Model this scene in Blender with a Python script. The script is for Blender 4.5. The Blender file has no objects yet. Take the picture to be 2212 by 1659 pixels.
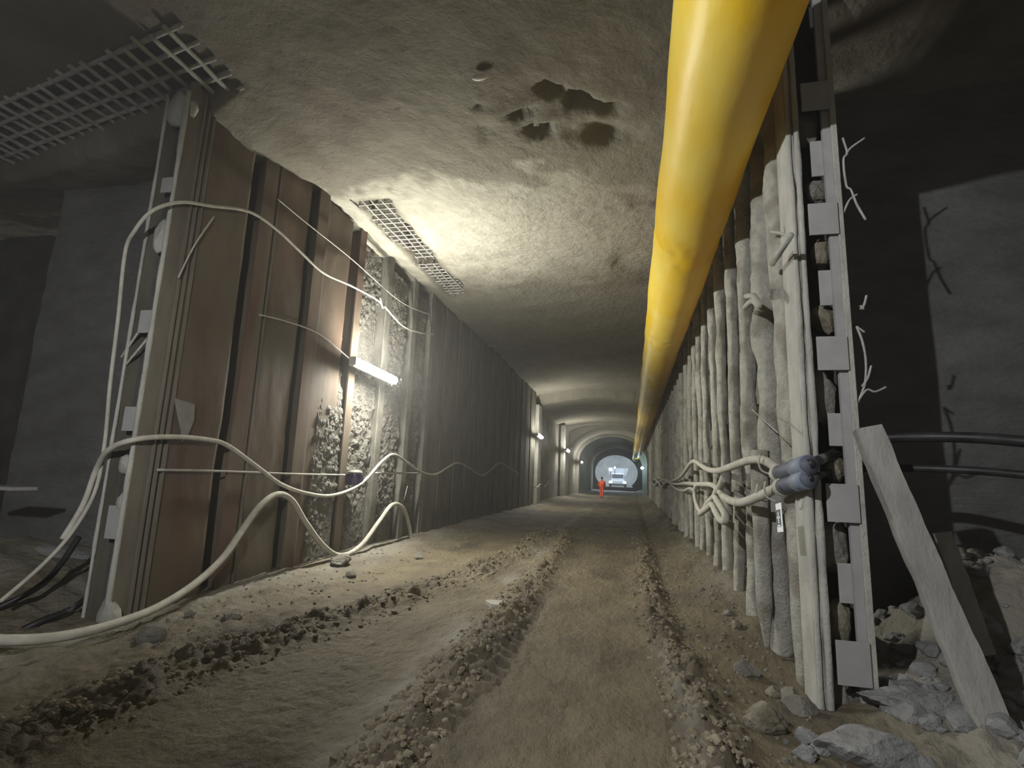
import bpy, bmesh, math, random
import numpy as np
from mathutils import Vector, Matrix
random.seed(7)
S = bpy.context.scene
COL = S.collection
# ---------------------------------------------------------------- camera
W, HH = 2212, 1659
CX, CY = 1106.0, 829.5
CAMH = 1.75
_a = np.array([1365 - CX, 1035 - CY]); _b = np.array([1351 - CX, -5766 - CY])
F = math.sqrt(-float(_a @ _b))
_Y = np.array([_a[0], _a[1], F]); _Y /= np.linalg.norm(_Y)
_Z = np.array([-_b[0], -_b[1], -F]); _Z = -_Z if _Z[1] > 0 else _Z
_Z -= _Y * (_Z @ _Y); _Z /= np.linalg.norm(_Z)
_X = np.cross(_Y, _Z)
RM = np.array([_X, _Y, _Z])
cam_data = bpy.data.cameras.new('camera'); cam = bpy.data.objects.new('camera', cam_data); COL.objects.link(cam)
cam_data.sensor_width = 36; cam_data.lens = F / W * 36; cam_data.clip_start = 0.05; cam_data.clip_end = 500
r, u, b = RM[:, 0], -RM[:, 1], -RM[:, 2]
cam.matrix_world = Matrix(((r[0], u[0], b[0], 0), (r[1], u[1], b[1], 0), (r[2], u[2], b[2], CAMH), (0, 0, 0, 1)))
S.camera = cam

def at(px, py, ax, val):
    """point of the world plane (axis ax = val) seen at a photo pixel: used once, to read positions off the survey"""
    d = RM @ np.array([px - CX, py - CY, F]); o = np.array([0, 0, CAMH])
    return Vector(o + d * (val - o[ax]) / d[ax])

# ---------------------------------------------------------------- exposure, world, large lights
S.view_settings.view_transform = 'Standard'; S.view_settings.look = 'None'
S.view_settings.gamma = 1.0; S.view_settings.use_curve_mapping = False
S.view_settings.exposure = 3.25
S.cycles.use_denoising = True
S.cycles.max_bounces = 6; S.cycles.diffuse_bounces = 4; S.cycles.volume_bounces = 0
S.cycles.sample_clamp_indirect = 4.0
wd = bpy.data.worlds.new('world'); S.world = wd; wd.use_nodes = True
wd.node_tree.nodes['Background'].inputs[0].default_value = (1.0, 0.98, 0.94, 1)
wd.node_tree.nodes['Background'].inputs[1].default_value = 0.014
LAMP = 46.0           # emission of the wall lamps

def light(name, kind, loc, power, color, size=0.1, target=None, **k):
    l = bpy.data.lights.new(name, kind); l.energy = power; l.color = color
    if kind == 'AREA': l.size = size
    else: l.shadow_soft_size = size
    for a, v in k.items(): setattr(l, a, v)
    o = bpy.data.objects.new(name, l); COL.objects.link(o); o.location = loc
    if target is not None:
        o.rotation_euler = (Vector(target) - Vector(loc)).to_track_quat('-Z', 'Y').to_euler()
    return o
# flood lamp of the crossing chamber, behind and left of the viewpoint
light('flood_lamp', 'SPOT', (-2.4, -0.4, 4.3), 128, (0.97, 0.98, 1.0), 0.04, (3.4, 5.8, 1.7), spot_size=math.radians(92), spot_blend=0.5)
light('left_fill_spot', 'SPOT', (-1.5, -1.0, 3.2), 125, (0.98, 0.99, 1.0), 0.06, (-8.4, 6.6, 2.2), spot_size=math.radians(66), spot_blend=1.0)  # added fill spot, aimed to brighten the left chamber wall; no known lamp

# ---------------------------------------------------------------- noise
def _hash(ix, iy, s):
    n = (ix * 374761393 + iy * 668265263 + s * 1442695041) & 0xffffffff
    n = ((n ^ (n >> 13)) * 1274126177) & 0xffffffff
    n = n ^ (n >> 16)
    return (n & 0xffff) / 65535.0
def vnoise(x, y, s=0):
    x = np.asarray(x, float); y = np.asarray(y, float)
    ix = np.floor(x).astype(np.int64); iy = np.floor(y).astype(np.int64)
    fx = x - ix; fy = y - iy
    fx = fx * fx * (3 - 2 * fx); fy = fy * fy * (3 - 2 * fy)
    a = _hash(ix, iy, s); b_ = _hash(ix + 1, iy, s); c = _hash(ix, iy + 1, s); d = _hash(ix + 1, iy + 1, s)
    return (a + (b_ - a) * fx) * (1 - fy) + (c + (d - c) * fx) * fy
def fbm(x, y, s=0, oct=4, lac=2.1, gain=0.5):
    t = 0; a = 1; n = 0
    for i in range(oct):
        t = t + a * (vnoise(x, y, s + i * 17) * 2 - 1); n += a; a *= gain; x = x * lac + 13.7; y = y * lac + 7.3
    return t / n

# ---------------------------------------------------------------- materials
def mat(name, c1, c2, scale=3.0, rough=0.9, bump=0.3, bscale=25.0, metal=0.0, stretch=(1, 1, 1), dist=0.02,
        c3=None, s3=1.0, t3=(0.5, 0.62), coat=0.0, spec=0.3, attr=None, ca=None):
    m = bpy.data.materials.new(name); m.use_nodes = True
    nt = m.node_tree; N = nt.nodes; L = nt.links
    bs = N['Principled BSDF']
    geo = N.new('ShaderNodeNewGeometry'); mp = N.new('ShaderNodeMapping'); mp.inputs['Scale'].default_value = stretch
    L.new(geo.outputs['Position'], mp.inputs['Vector'])
    n1 = N.new('ShaderNodeTexNoise'); n1.inputs['Scale'].default_value = scale; n1.inputs['Detail'].default_value = 6; n1.inputs['Roughness'].default_value = 0.6
    L.new(mp.outputs[0], n1.inputs['Vector'])
    r1 = N.new('ShaderNodeValToRGB'); r1.color_ramp.elements[0].position = 0.35; r1.color_ramp.elements[1].position = 0.68
    r1.color_ramp.elements[0].color = (*c1, 1); r1.color_ramp.elements[1].color = (*c2, 1)
    L.new(n1.outputs['Fac'], r1.inputs['Fac']); col = r1.outputs['Color']
    def mix(colr, fac_out, c):
        mx = N.new('ShaderNodeMix'); mx.data_type = 'RGBA'
        L.new(fac_out, mx.inputs['Factor']); L.new(colr, mx.inputs['A']); mx.inputs['B'].default_value = (*c, 1)
        return mx.outputs['Result']
    if c3 is not None:
        n3 = N.new('ShaderNodeTexNoise'); n3.inputs['Scale'].default_value = s3; n3.inputs['Detail'].default_value = 5
        L.new(mp.outputs[0], n3.inputs['Vector'])
        r3 = N.new('ShaderNodeValToRGB'); r3.color_ramp.elements[0].position = t3[0]; r3.color_ramp.elements[1].position = t3[1]
        L.new(n3.outputs['Fac'], r3.inputs['Fac']); col = mix(col, r3.outputs['Color'], c3)
    if attr:
        for an, cc in zip(attr, ca):
            at_ = N.new('ShaderNodeAttribute'); at_.attribute_name = an
            col = mix(col, at_.outputs['Fac'], cc)
    L.new(col, bs.inputs['Base Color'])
    bs.inputs['Roughness'].default_value = rough; bs.inputs['Metallic'].default_value = metal
    bs.inputs['Specular IOR Level'].default_value = spec; bs.inputs['Coat Weight'].default_value = coat
    if bump:
        n2 = N.new('ShaderNodeTexNoise'); n2.inputs['Scale'].default_value = bscale; n2.inputs['Detail'].default_value = 8; n2.inputs['Roughness'].default_value = 0.65
        L.new(geo.outputs['Position'] if stretch == (1, 1, 1) else mp.outputs[0], n2.inputs['Vector'])
        bp = N.new('ShaderNodeBump'); bp.inputs['Strength'].default_value = bump; bp.inputs['Distance'].default_value = dist
        L.new(n2.outputs['Fac'], bp.inputs['Height']); L.new(bp.outputs[0], bs.inputs['Normal'])
    return m
def emit(name, c, s):
    m = bpy.data.materials.new(name); m.use_nodes = True; bs = m.node_tree.nodes['Principled BSDF']
    bs.inputs['Base Color'].default_value = (*c, 1); bs.inputs['Emission Color'].default_value = (*c, 1); bs.inputs['Emission Strength'].default_value = s
    return m
M = {}
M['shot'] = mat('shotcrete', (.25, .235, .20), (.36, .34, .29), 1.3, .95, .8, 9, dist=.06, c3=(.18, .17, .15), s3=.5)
M['roof'] = mat('roof_shotcrete', (.145, .130, .098), (.205, .187, .142), .9, .95, .9, 9, dist=.07, c3=(.14, .115, .088), s3=.5, t3=(.48, .66), attr=['spray_lightpool'], ca=[(.47, .45, .365)])
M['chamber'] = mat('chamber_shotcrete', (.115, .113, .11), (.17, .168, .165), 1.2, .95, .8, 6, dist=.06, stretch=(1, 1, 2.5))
M['dark'] = mat('dark_shotcrete', (.05, .048, .045), (.09, .085, .08), 1.5, .8, .6, 8, dist=.05)  # plain dark tone for set-back walls, column backs and the bulkhead
M['mud'] = mat('mud', (.142, .113, .067), (.222, .185, .113), 1.6, .72, 1.0, 14, dist=.08, stretch=(1, .6, 1), c3=(.10, .08, .055), s3=1.1, t3=(.5, .7), spec=.35,
               attr=['dust', 'wet'], ca=[(.33, .31, .26), (.095, .075, .055)])
M['clod'] = mat('mud_clods', (.16, .132, .088), (.27, .235, .165), 3, .8, .8, 25, dist=.02)
M['rust'] = mat('rusty_plate', (.068, .041, .027), (.112, .076, .048), 1.2, .75, .35, 14, dist=.015, c3=(.105, .088, .062), s3=.9, t3=(.42, .65), stretch=(1, 1, .35), spec=.3)
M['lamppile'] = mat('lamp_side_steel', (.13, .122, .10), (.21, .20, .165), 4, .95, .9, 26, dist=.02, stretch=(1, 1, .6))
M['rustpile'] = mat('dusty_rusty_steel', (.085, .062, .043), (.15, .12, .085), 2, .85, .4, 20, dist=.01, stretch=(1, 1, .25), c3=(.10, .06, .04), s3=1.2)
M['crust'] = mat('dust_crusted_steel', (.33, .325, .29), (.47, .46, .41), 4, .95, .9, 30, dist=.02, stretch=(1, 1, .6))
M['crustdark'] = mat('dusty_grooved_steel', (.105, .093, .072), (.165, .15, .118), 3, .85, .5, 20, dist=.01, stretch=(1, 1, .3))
M['pole'] = mat('shotcrete_crusted_pole', (.42, .41, .355), (.56, .545, .47), 14, .97, 1.0, 34, dist=.05, c3=(.33, .31, .255), s3=3)
M['plate'] = mat('batten_plate', (.28, .275, .27), (.33, .325, .32), 5, .85, .15, 60, dist=.004)
M['stone'] = mat('stone', (.20, .19, .16), (.31, .295, .25), 5, .95, 1.0, 18, dist=.06)
M['brownstone'] = mat('brown_stone', (.12, .105, .07), (.26, .235, .18), 6, .9, .8, 18, dist=.03)
M['grayrock'] = mat('gray_dusty_rock', (.23, .23, .225), (.37, .37, .365), 4, .95, 1.0, 16, dist=.06)
M['bay'] = mat('sprayed_stone', (.10, .094, .078), (.17, .16, .135), 5, .95, .9, 18, dist=.04)
M['cable'] = mat('dusty_cable', (.36, .345, .29), (.48, .46, .40), 8, .85, .4, 60, dist=.004)
M['black'] = mat('black_rubber', (.012, .012, .012), (.03, .03, .03), 8, .45, .2, 60, dist=.003, c3=(.2, .2, .19), s3=3, t3=(.66, .72))
M['sleeve'] = mat('blue_grey_sleeve', (.075, .085, .11), (.12, .13, .16), 6, .6, .2, 40, dist=.003)
M['tape'] = mat('blue_tape', (.16, .19, .25), (.24, .26, .30), 6, .6, .2, 40, dist=.003)
M['rebar'] = mat('dusty_rebar', (.30, .29, .265), (.42, .41, .38), 8, .9, .5, 60, dist=.004)
M['paper'] = mat('white_paper', (.78, .80, .80), (.88, .9, .9), 2, .6, 0)
M['ink'] = mat('grey_print', (.10, .11, .11), (.15, .16, .16), 2, .6, 0)
M['timber'] = mat('dusty_timber', (.23, .225, .21), (.35, .34, .31), 5, .9, .8, 18, dist=.02, stretch=(1, 1, .3))
M['housing'] = mat('lamp_housing', (.45, .45, .44), (.55, .55, .54), 4, .5, .1, 50, dist=.002)
M['hivis'] = mat('orange_hi_vis', (.95, .10, .035), (1.0, .16, .06), 4, .6, 0)
M['skin'] = mat('skin', (.45, .28, .2), (.5, .32, .24), 4, .6, 0)
M['helmet'] = mat('dark_helmet', (.05, .05, .06), (.08, .08, .09), 4, .5, 0)
M['truck'] = mat('pale_machine_paint', (.30, .32, .35), (.40, .42, .45), 2, .5, .1, 10, dist=.01)
M['tyre'] = mat('tyre', (.02, .02, .02), (.04, .04, .04), 6, .9, .3, 30, dist=.01)
M['glass'] = mat('dark_glass', (.05, .06, .08), (.07, .08, .1), 2, .2, 0, spec=.5)
M['lining'] = mat('tunnel_lining', (.26, .245, .21), (.37, .35, .30), .8, .9, .5, 5, dist=.05, c3=(.2, .19, .165), s3=.3)
M['purple'] = mat('dark_purple_plastic', (.035, .02, .06), (.05, .03, .08), 4, .6, 0)
M['tube'] = emit('lamp_glow', (1.0, .985, .90), LAMP)
M['tubefar'] = emit('lamp_glow_far', (1.0, .98, .88), LAMP * .5)
M['cool'] = emit('cool_work_light', (.55, .85, 1.0), 18)
M['coolhot'] = emit('cool_flood', (.70, .88, 1.0), 20)
M['headlight'] = emit('head_light', (.9, .95, 1.0), .4)

# yellow duct
def duct_mat():
    m = bpy.data.materials.new('yellow_pvc'); m.use_nodes = True; nt = m.node_tree; N = nt.nodes; L = nt.links; bs = N['Principled BSDF']
    geo = N.new('ShaderNodeNewGeometry')
    n1 = N.new('ShaderNodeTexNoise'); n1.inputs['Scale'].default_value = 1.6; n1.inputs['Detail'].default_value = 6
    mp = N.new('ShaderNodeMapping'); mp.inputs['Scale'].default_value = (1, .45, 1); L.new(geo.outputs['Position'], mp.inputs[0]); L.new(mp.outputs[0], n1.inputs['Vector'])
    r = N.new('ShaderNodeValToRGB'); e = r.color_ramp.elements
    e[0].position = .33; e[0].color = (.90, .60, .010, 1); e[1].position = .72; e[1].color = (.93, .77, .17, 1)
    L.new(n1.outputs['Fac'], r.inputs[0]); L.new(r.outputs[0], bs.inputs['Base Color'])
    bs.inputs['Roughness'].default_value = .42; bs.inputs['Specular IOR Level'].default_value = .45
    w = N.new('ShaderNodeTexNoise'); w.inputs['Scale'].default_value = 5; w.inputs['Detail'].default_value = 3; L.new(mp.outputs[0], w.inputs['Vector'])
    bp = N.new('ShaderNodeBump'); bp.inputs['Strength'].default_value = .25; bp.inputs['Distance'].default_value = .03
    L.new(w.outputs['Fac'], bp.inputs['Height']); L.new(bp.outputs[0], bs.inputs['Normal'])
    tr = N.new('ShaderNodeBsdfTranslucent'); L.new(r.outputs[0], tr.inputs['Color']); mx = N.new('ShaderNodeMixShader'); mx.inputs[0].default_value = .25
    L.new(bs.outputs[0], mx.inputs[1]); L.new(tr.outputs[0], mx.inputs[2]); L.new(mx.outputs[0], N['Material Output'].inputs['Surface'])
    return m
M['duct'] = duct_mat()

# ---------------------------------------------------------------- mesh helpers
def link(name, verts, faces, m, parent=None, smooth=False):
    me = bpy.data.meshes.new(name); me.from_pydata([tuple(v) for v in verts], [], faces); me.update()
    if m: me.materials.append(m)
    if smooth: me.polygons.foreach_set('use_smooth', [True] * len(me.polygons))
    o = bpy.data.objects.new(name, me); COL.objects.link(o)
    if parent is not None: o.parent = parent
    return o
class MB:
    def __init__(s): s.v = []; s.f = []
    def add(s, v, f):
        n = len(s.v); s.v += [tuple(p) for p in v]; s.f += [tuple(i + n for i in q) for q in f]; return s
    def box(s, lo, hi, rot=None, c=None):
        x0, y0, z0 = lo; x1, y1, z1 = hi
        v = [Vector(p) for p in ((x0, y0, z0), (x1, y0, z0), (x1, y1, z0), (x0, y1, z0), (x0, y0, z1), (x1, y0, z1), (x1, y1, z1), (x0, y1, z1))]
        if rot is not None: v = [Vector(c) + rot @ (p - Vector(c)) for p in v]
        return s.add(v, [(0, 3, 2, 1), (4, 5, 6, 7), (0, 1, 5, 4), (1, 2, 6, 5), (2, 3, 7, 6), (3, 0, 4, 7)])
    def tube(s, pts, rad, n=10, noise=0, seed=0, cap=True, nsc=6.0):
        pts = [Vector(p) for p in pts]; k = len(pts)
        rs = rad if hasattr(rad, '__len__') else [rad] * k
        V = []; up = None
        for i, p in enumerate(pts):
            t = (pts[min(i + 1, k - 1)] - pts[max(i - 1, 0)]).normalized()
            if up is None: up = (Vector((1, 0, 0)) if abs(t.x) < .8 else Vector((0, 1, 0)))
            a = (up - t * up.dot(t)).normalized(); up = a; b_ = t.cross(a)
            for j in range(n):
                th = 2 * math.pi * j / n; rr = rs[i]
                if noise:
                    rr *= 1 + noise * float(fbm(math.cos(th) * 1.1 + seed * 3.1 + i * .02, (p.z + p.y * .7) * nsc + math.sin(th) * 1.1, seed, 3))
                V.append(p + a * (math.cos(th) * rr) + b_ * (math.sin(th) * rr))
        Fc = [(i * n + j, i * n + (j + 1) % n, (i + 1) * n + (j + 1) % n, (i + 1) * n + j) for i in range(k - 1) for j in range(n)]
        if cap: Fc += [tuple(range(n - 1, -1, -1)), tuple((k - 1) * n + j for j in range(n))]
        return s.add(V, Fc)
    def build(s, name, m, parent=None, smooth=False, bevel=0, origin=None):
        v = s.v
        if origin is not None: v = [(p[0] - origin[0], p[1] - origin[1], p[2] - origin[2]) for p in v]
        o = link(name, v, s.f, m, parent, smooth)
        if origin is not None and parent is None: o.location = origin
        if bevel:
            md = o.modifiers.new('bevel', 'BEVEL'); md.width = bevel; md.segments = 2; md.limit_method = 'ANGLE'
        return o
def smoothpath(pts, sub=8):
    pts = [Vector(p) for p in pts]; out = []
    for i in range(len(pts) - 1):
        p0 = pts[max(i - 1, 0)]; p1 = pts[i]; p2 = pts[i + 1]; p3 = pts[min(i + 2, len(pts) - 1)]
        for k in range(sub):
            t = k / sub
            out.append(.5 * ((2 * p1) + (p2 - p0) * t + (2 * p0 - 5 * p1 + 4 * p2 - p3) * t * t + (3 * p1 - p0 - 3 * p2 + p3) * t ** 3))
    out.append(pts[-1]); return out
def tag(o, label=None, cat=None, group=None, kind=None):
    if label: o['label'] = label
    if cat: o['category'] = cat
    if group: o['group'] = group
    if kind: o['kind'] = kind
    return o
def thing(name, label, cat, loc=(0, 0, 0), group=None):
    o = bpy.data.objects.new(name, None); o.empty_display_size = .2; COL.objects.link(o); o.location = loc
    return tag(o, label, cat, group)
def part(name, mb, m, root, **k):
    l = root.location
    return mb.build(name, m, root, origin=(l.x, l.y, l.z), **k)
def rock(c, r, seed, sq=(1, 1, .7), sub=2, rough=.35):
    bm = bmesh.new(); bmesh.ops.create_icosphere(bm, subdivisions=sub, radius=1)
    rnd = random.Random(seed)
    planes = [(Vector((rnd.uniform(-1, 1), rnd.uniform(-1, 1), rnd.uniform(-.6, 1))).normalized(), rnd.uniform(.55, .85)) for _ in range(7)]
    V = []
    for v in bm.verts:
        p = v.co.copy()
        for n_, d in planes:
            e = p.dot(n_) - d
            if e > 0: p -= n_ * e * .9
        p *= 1 + rough * .4 * float(fbm(p.x * 2 + seed, p.y * 2 + p.z * 1.7, seed, 3))
        if sub > 2 and rough: p *= 1 + .10 * float(fbm(p.x * 6 + seed, p.y * 6 + p.z * 5, seed + 3, 4))
        V.append(Vector((c[0] + p.x * r * sq[0], c[1] + p.y * r * sq[1], c[2] + p.z * r * sq[2])))
    Fc = [tuple(v.index for v in f.verts) for f in bm.faces]; bm.free()
    return V, Fc
def grid(name, xs, ys, fn, m, parent=None, smooth=True, attrs=None):
    """fn(X, Y) -> xyz arrays"""
    X, Y = np.meshgrid(xs, ys); P = fn(X, Y); nx, ny = len(xs), len(ys)
    V = np.stack([p.ravel() for p in P], 1)
    idx = np.arange(nx * ny).reshape(ny, nx)
    Fc = np.stack([idx[:-1, :-1].ravel(), idx[:-1, 1:].ravel(), idx[1:, 1:].ravel(), idx[1:, :-1].ravel()], 1)
    me = bpy.data.meshes.new(name); me.from_pydata(V.tolist(), [], Fc.tolist()); me.update(); me.materials.append(m)
    if smooth: me.polygons.foreach_set('use_smooth', [True] * len(me.polygons))
    for an, arr in (attrs(X, Y) if attrs else {}).items():
        a = me.attributes.new(an, 'FLOAT', 'POINT'); a.data.foreach_set('value', arr.ravel().astype(np.float32))
    o = bpy.data.objects.new(name, me); COL.objects.link(o)
    if parent: o.parent = parent
    return o
def structure(o): o['kind'] = 'structure'; return o

LX = -5.5      # face of the left pile row
RX = 1.42      # face of the right pole row
CZ = 6.7       # roof
# ---------------------------------------------------------------- floor
def line(pix):
    p = sorted([at(x, y, 2, 0) for x, y in pix], key=lambda v: v.y)
    return np.array([v.y for v in p]), np.array([v.x for v in p])
CR = line([(870, 1630), (1000, 1450), (1090, 1340), (1150, 1270), (1195, 1205), (1240, 1140)])
LR = line([(60, 1600), (330, 1470), (640, 1375), (820, 1310), (1000, 1245), (1100, 1205)])
RR = line([(1530, 1600), (1475, 1470), (1425, 1370), (1400, 1280), (1390, 1200), (1380, 1120)])
def ridge(X, Y, R, w): return np.exp(-((X - np.interp(Y, R[0], R[1])) / w) ** 2)
def fheight(X, Y):
    wob = .06 * fbm(Y * 1.3, Y * 0 + 3, 5, 3)
    Xw = X + wob
    c = ridge(Xw, Y, CR, .26); l = ridge(Xw, Y, LR, .34); r_ = ridge(Xw, Y, RR, .24)
    near = np.clip((22 - Y) / 8, 0.25, 1)
    clods = np.abs(fbm(X * 5.5, Y * 4.5, 11, 4)); cl2 = fbm(X * 14, Y * 12, 21, 3)
    h = near * (c * (.07 + .16 * clods + .04 * cl2) + l * (.05 + .20 * clods + .05 * cl2) + r_ * (.07 + .17 * clods + .04 * cl2))
    # tyre lug prints beside the centre ridge
    xr = np.interp(Y, CR[0], CR[1])
    lug = np.exp(-((X - xr - .30) / .10) ** 4) * np.clip((Y - 4.3) / .5, 0, 1) * np.clip((9.0 - Y) / 1.2, 0, 1)
    h = h + lug * (-.055 + .055 * np.clip(2.5 * np.sin(Y * 2 * math.pi / .21 + (X - xr) * 10) + .4, -.2, 1))
    h = h + .035 * fbm(X * .9, Y * .6, 2, 4) + .018 * fbm(X * 6, Y * 4, 31, 4) + .022 * np.abs(fbm(X * 13, Y * 9, 33, 3)) - .03 * np.clip(fbm(X * 8, Y * 7, 38, 3) - .28, 0, 1) + .10 * np.abs(fbm(X * 3.5, Y * 3, 35, 4)) * np.clip((np.interp(Y, LR[0], LR[1]) - X) / .5, 0, 1) * np.clip((9 - Y) / 4, 0, 1)
    # low banks of muck along both sides
    h = h + .13 * np.clip((-4.1 - X) / 1.3, 0, 1) ** 1.5 * np.clip((Y - 5.0) / 3, 0, 1) * (1 + .4 * fbm(X * 2, Y * 1.2, 9, 3))
    h = h + .28 * np.clip((X - .55) / .8, 0, 1) * np.clip((Y - 5.6) / 2, 0, 1) * (1 + .6 * fbm(X * 2, Y * 1.1, 19, 3))
    # muck heap in the right chamber
    h = h + 1.05 * np.exp(-(((X - 3.5) / 1.1) ** 2 + ((Y - 5.9) / 1.0) ** 2)) * (1 + .35 * fbm(X * 2.5, Y * 2.5, 77, 4))
    h = h + .20 * np.exp(-(((X - 2.2) / .6) ** 2 + ((Y - 4.4) / .6) ** 2)) * (1 + .8 * fbm(X * 5, Y * 5, 78, 4))
    # lumps in the left chamber
    h = h + .75 * np.clip((-6.3 - X) / 1.6, 0, 1) * (.65 + .45 * fbm(X * .9, Y * .9, 55, 3)) * np.clip((Y - 3.8) / 1.5, 0, 1)
    return h
def fattrs(X, Y):
    xr = np.interp(Y, CR[0], CR[1]); n = fbm(X * 3, Y * 1.2, 41, 4)
    d = np.exp(-((X - xr + .38) / .24) ** 2) * np.clip(.35 + 1.4 * n, 0, 1) * .8
    d = np.maximum(d, np.clip((-4.3 - X) / .8, 0, 1) * .75 * np.clip(.7 + n, 0, 1))
    d = np.maximum(d, np.clip((X - .75) / .5, 0, 1) * .5 * np.clip(.5 + n, 0, 1) * np.clip((Y - 6.5) / 2, 0, 1))
    d = np.maximum(d, np.clip((X - 1.6) / .5, 0, 1) * .9)
    d = np.maximum(d, np.exp(-((X - np.interp(Y, RR[0], RR[1]) + .1) / .08) ** 2) * np.clip((6.6 - Y) / 1, 0, 1) * .6)
    w = np.maximum(ridge(X, Y, LR, .3), np.maximum(ridge(X, Y, CR, .2), ridge(X, Y, RR, .2))) * np.clip(.25 + 1.3 * fbm(X * 4, Y * 3, 61, 3), 0, .8)
    lugd = np.exp(-((X - xr - .26) / .12) ** 4) * np.clip((Y - 4.3) / .5, 0, 1) * np.clip((9.0 - Y) / 1.2, 0, 1)
    w = np.maximum(w, lugd * .7)
    w = w * np.clip((12 - Y) / 5, 0, 1)
    return {'dust': np.clip(d, 0, 1), 'wet': np.clip(w, 0, 1)}
xs = np.concatenate([np.arange(-15, -6.2, .12), np.arange(-6.2, 2.6, .027), np.arange(2.6, 9, .09)])
ys = [-4.0, -2, 0, 1, 1.8]; y = 2.3
while y < 112: ys.append(y); y += max(.02, y * .0062)
floor = structure(grid('floor', xs, np.array(ys), lambda X, Y: (X, Y, fheight(X, Y)), M['mud'], attrs=fattrs))
def fz(x, y): return float(fheight(np.array([float(x)]), np.array([float(y)]))[0])

# crumbled mud thrown up along the ruts: nobody could count it
mb = MB(); rnd = random.Random(3)
for R, w, n in ((CR, .17, 1000), (LR, .26, 900), (RR, .15, 900)):
    for _ in range(n):
        yy = 2.9 * (17 / 2.9) ** (rnd.random() ** 1.15)
        xx = float(np.interp(yy, R[0], R[1])) - (.07 if R is CR else 0) + max(-1.6 * w, min(1.6 * w, rnd.gauss(0, w)))
        rr = rnd.uniform(.012, .036) * (1.4 if rnd.random() < .12 else 1)
        V, Fc = rock((xx, yy, fz(xx, yy) + rr * .05), rr, rnd.randrange(10 ** 6), (1, 1, .75), 1, .8)
        mb.add(V, Fc)
tag(mb.build('mud_clods', M['clod'], smooth=False), 'dark crumbs of churned mud lying along the wheel ruts', 'mud clods', kind='stuff')
# loose small gravel along the foot of both sides
mb = MB()
for _ in range(900):
    if rnd.random() < .5: xx = rnd.uniform(-5.3, -4.0); yy = rnd.uniform(4.4, 16)
    else: xx = rnd.uniform(.55, 1.35); yy = rnd.uniform(3.6, 14)
    rr = rnd.uniform(.008, .03)
    V, Fc = rock((xx, yy, fz(xx, yy) + rr * .2), rr, rnd.randrange(10 ** 6), (1, 1, .8), 1, .6); mb.add(V, Fc)
tag(mb.build('gravel', M['stone']), 'pale stone chips scattered along the foot of both tunnel sides', 'gravel', kind='stuff')
# broken muck over the heap in the right chamber
mb = MB()
for _ in range(420):
    xx = rnd.uniform(1.7, 4.6); yy = rnd.uniform(3.6, 6.6)
    rr = rnd.uniform(.03, .11) * (1.5 if rnd.random() < .1 else 1)
    V, Fc = rock((xx, yy, fz(xx, yy) + rr * .1), rr, rnd.randrange(10 ** 6), (1, 1, .7), 2, .7); mb.add(V, Fc)
tag(mb.build('rubble', M['grayrock'], smooth=False), 'grey broken muck heaped in front of the right chamber wall', 'rubble', kind='stuff')

# puddle between the ruts
p = at(1085, 1305, 2, .05)
mb = MB(); n = 24
V = [(p.x + (.22 + .05 * math.sin(3 * a)) * math.cos(a), p.y + (.16 + .04 * math.cos(2 * a)) * math.sin(a), fz(p.x, p.y) + .02) for a in [2 * math.pi * i / n for i in range(n)]]
V += [(q[0], q[1], q[2] - .05) for q in V]
mb.add(V, [tuple(range(n))] + [(i, n + i, n + (i + 1) % n, (i + 1) % n) for i in range(n)])
pm = mat('milky_puddle', (.5, .48, .42), (.55, .53, .47), 3, .25, 0, spec=.5)
tag(mb.build('puddle', pm), 'small pale puddle on the mud left of the centre rut', 'puddle')

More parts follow.
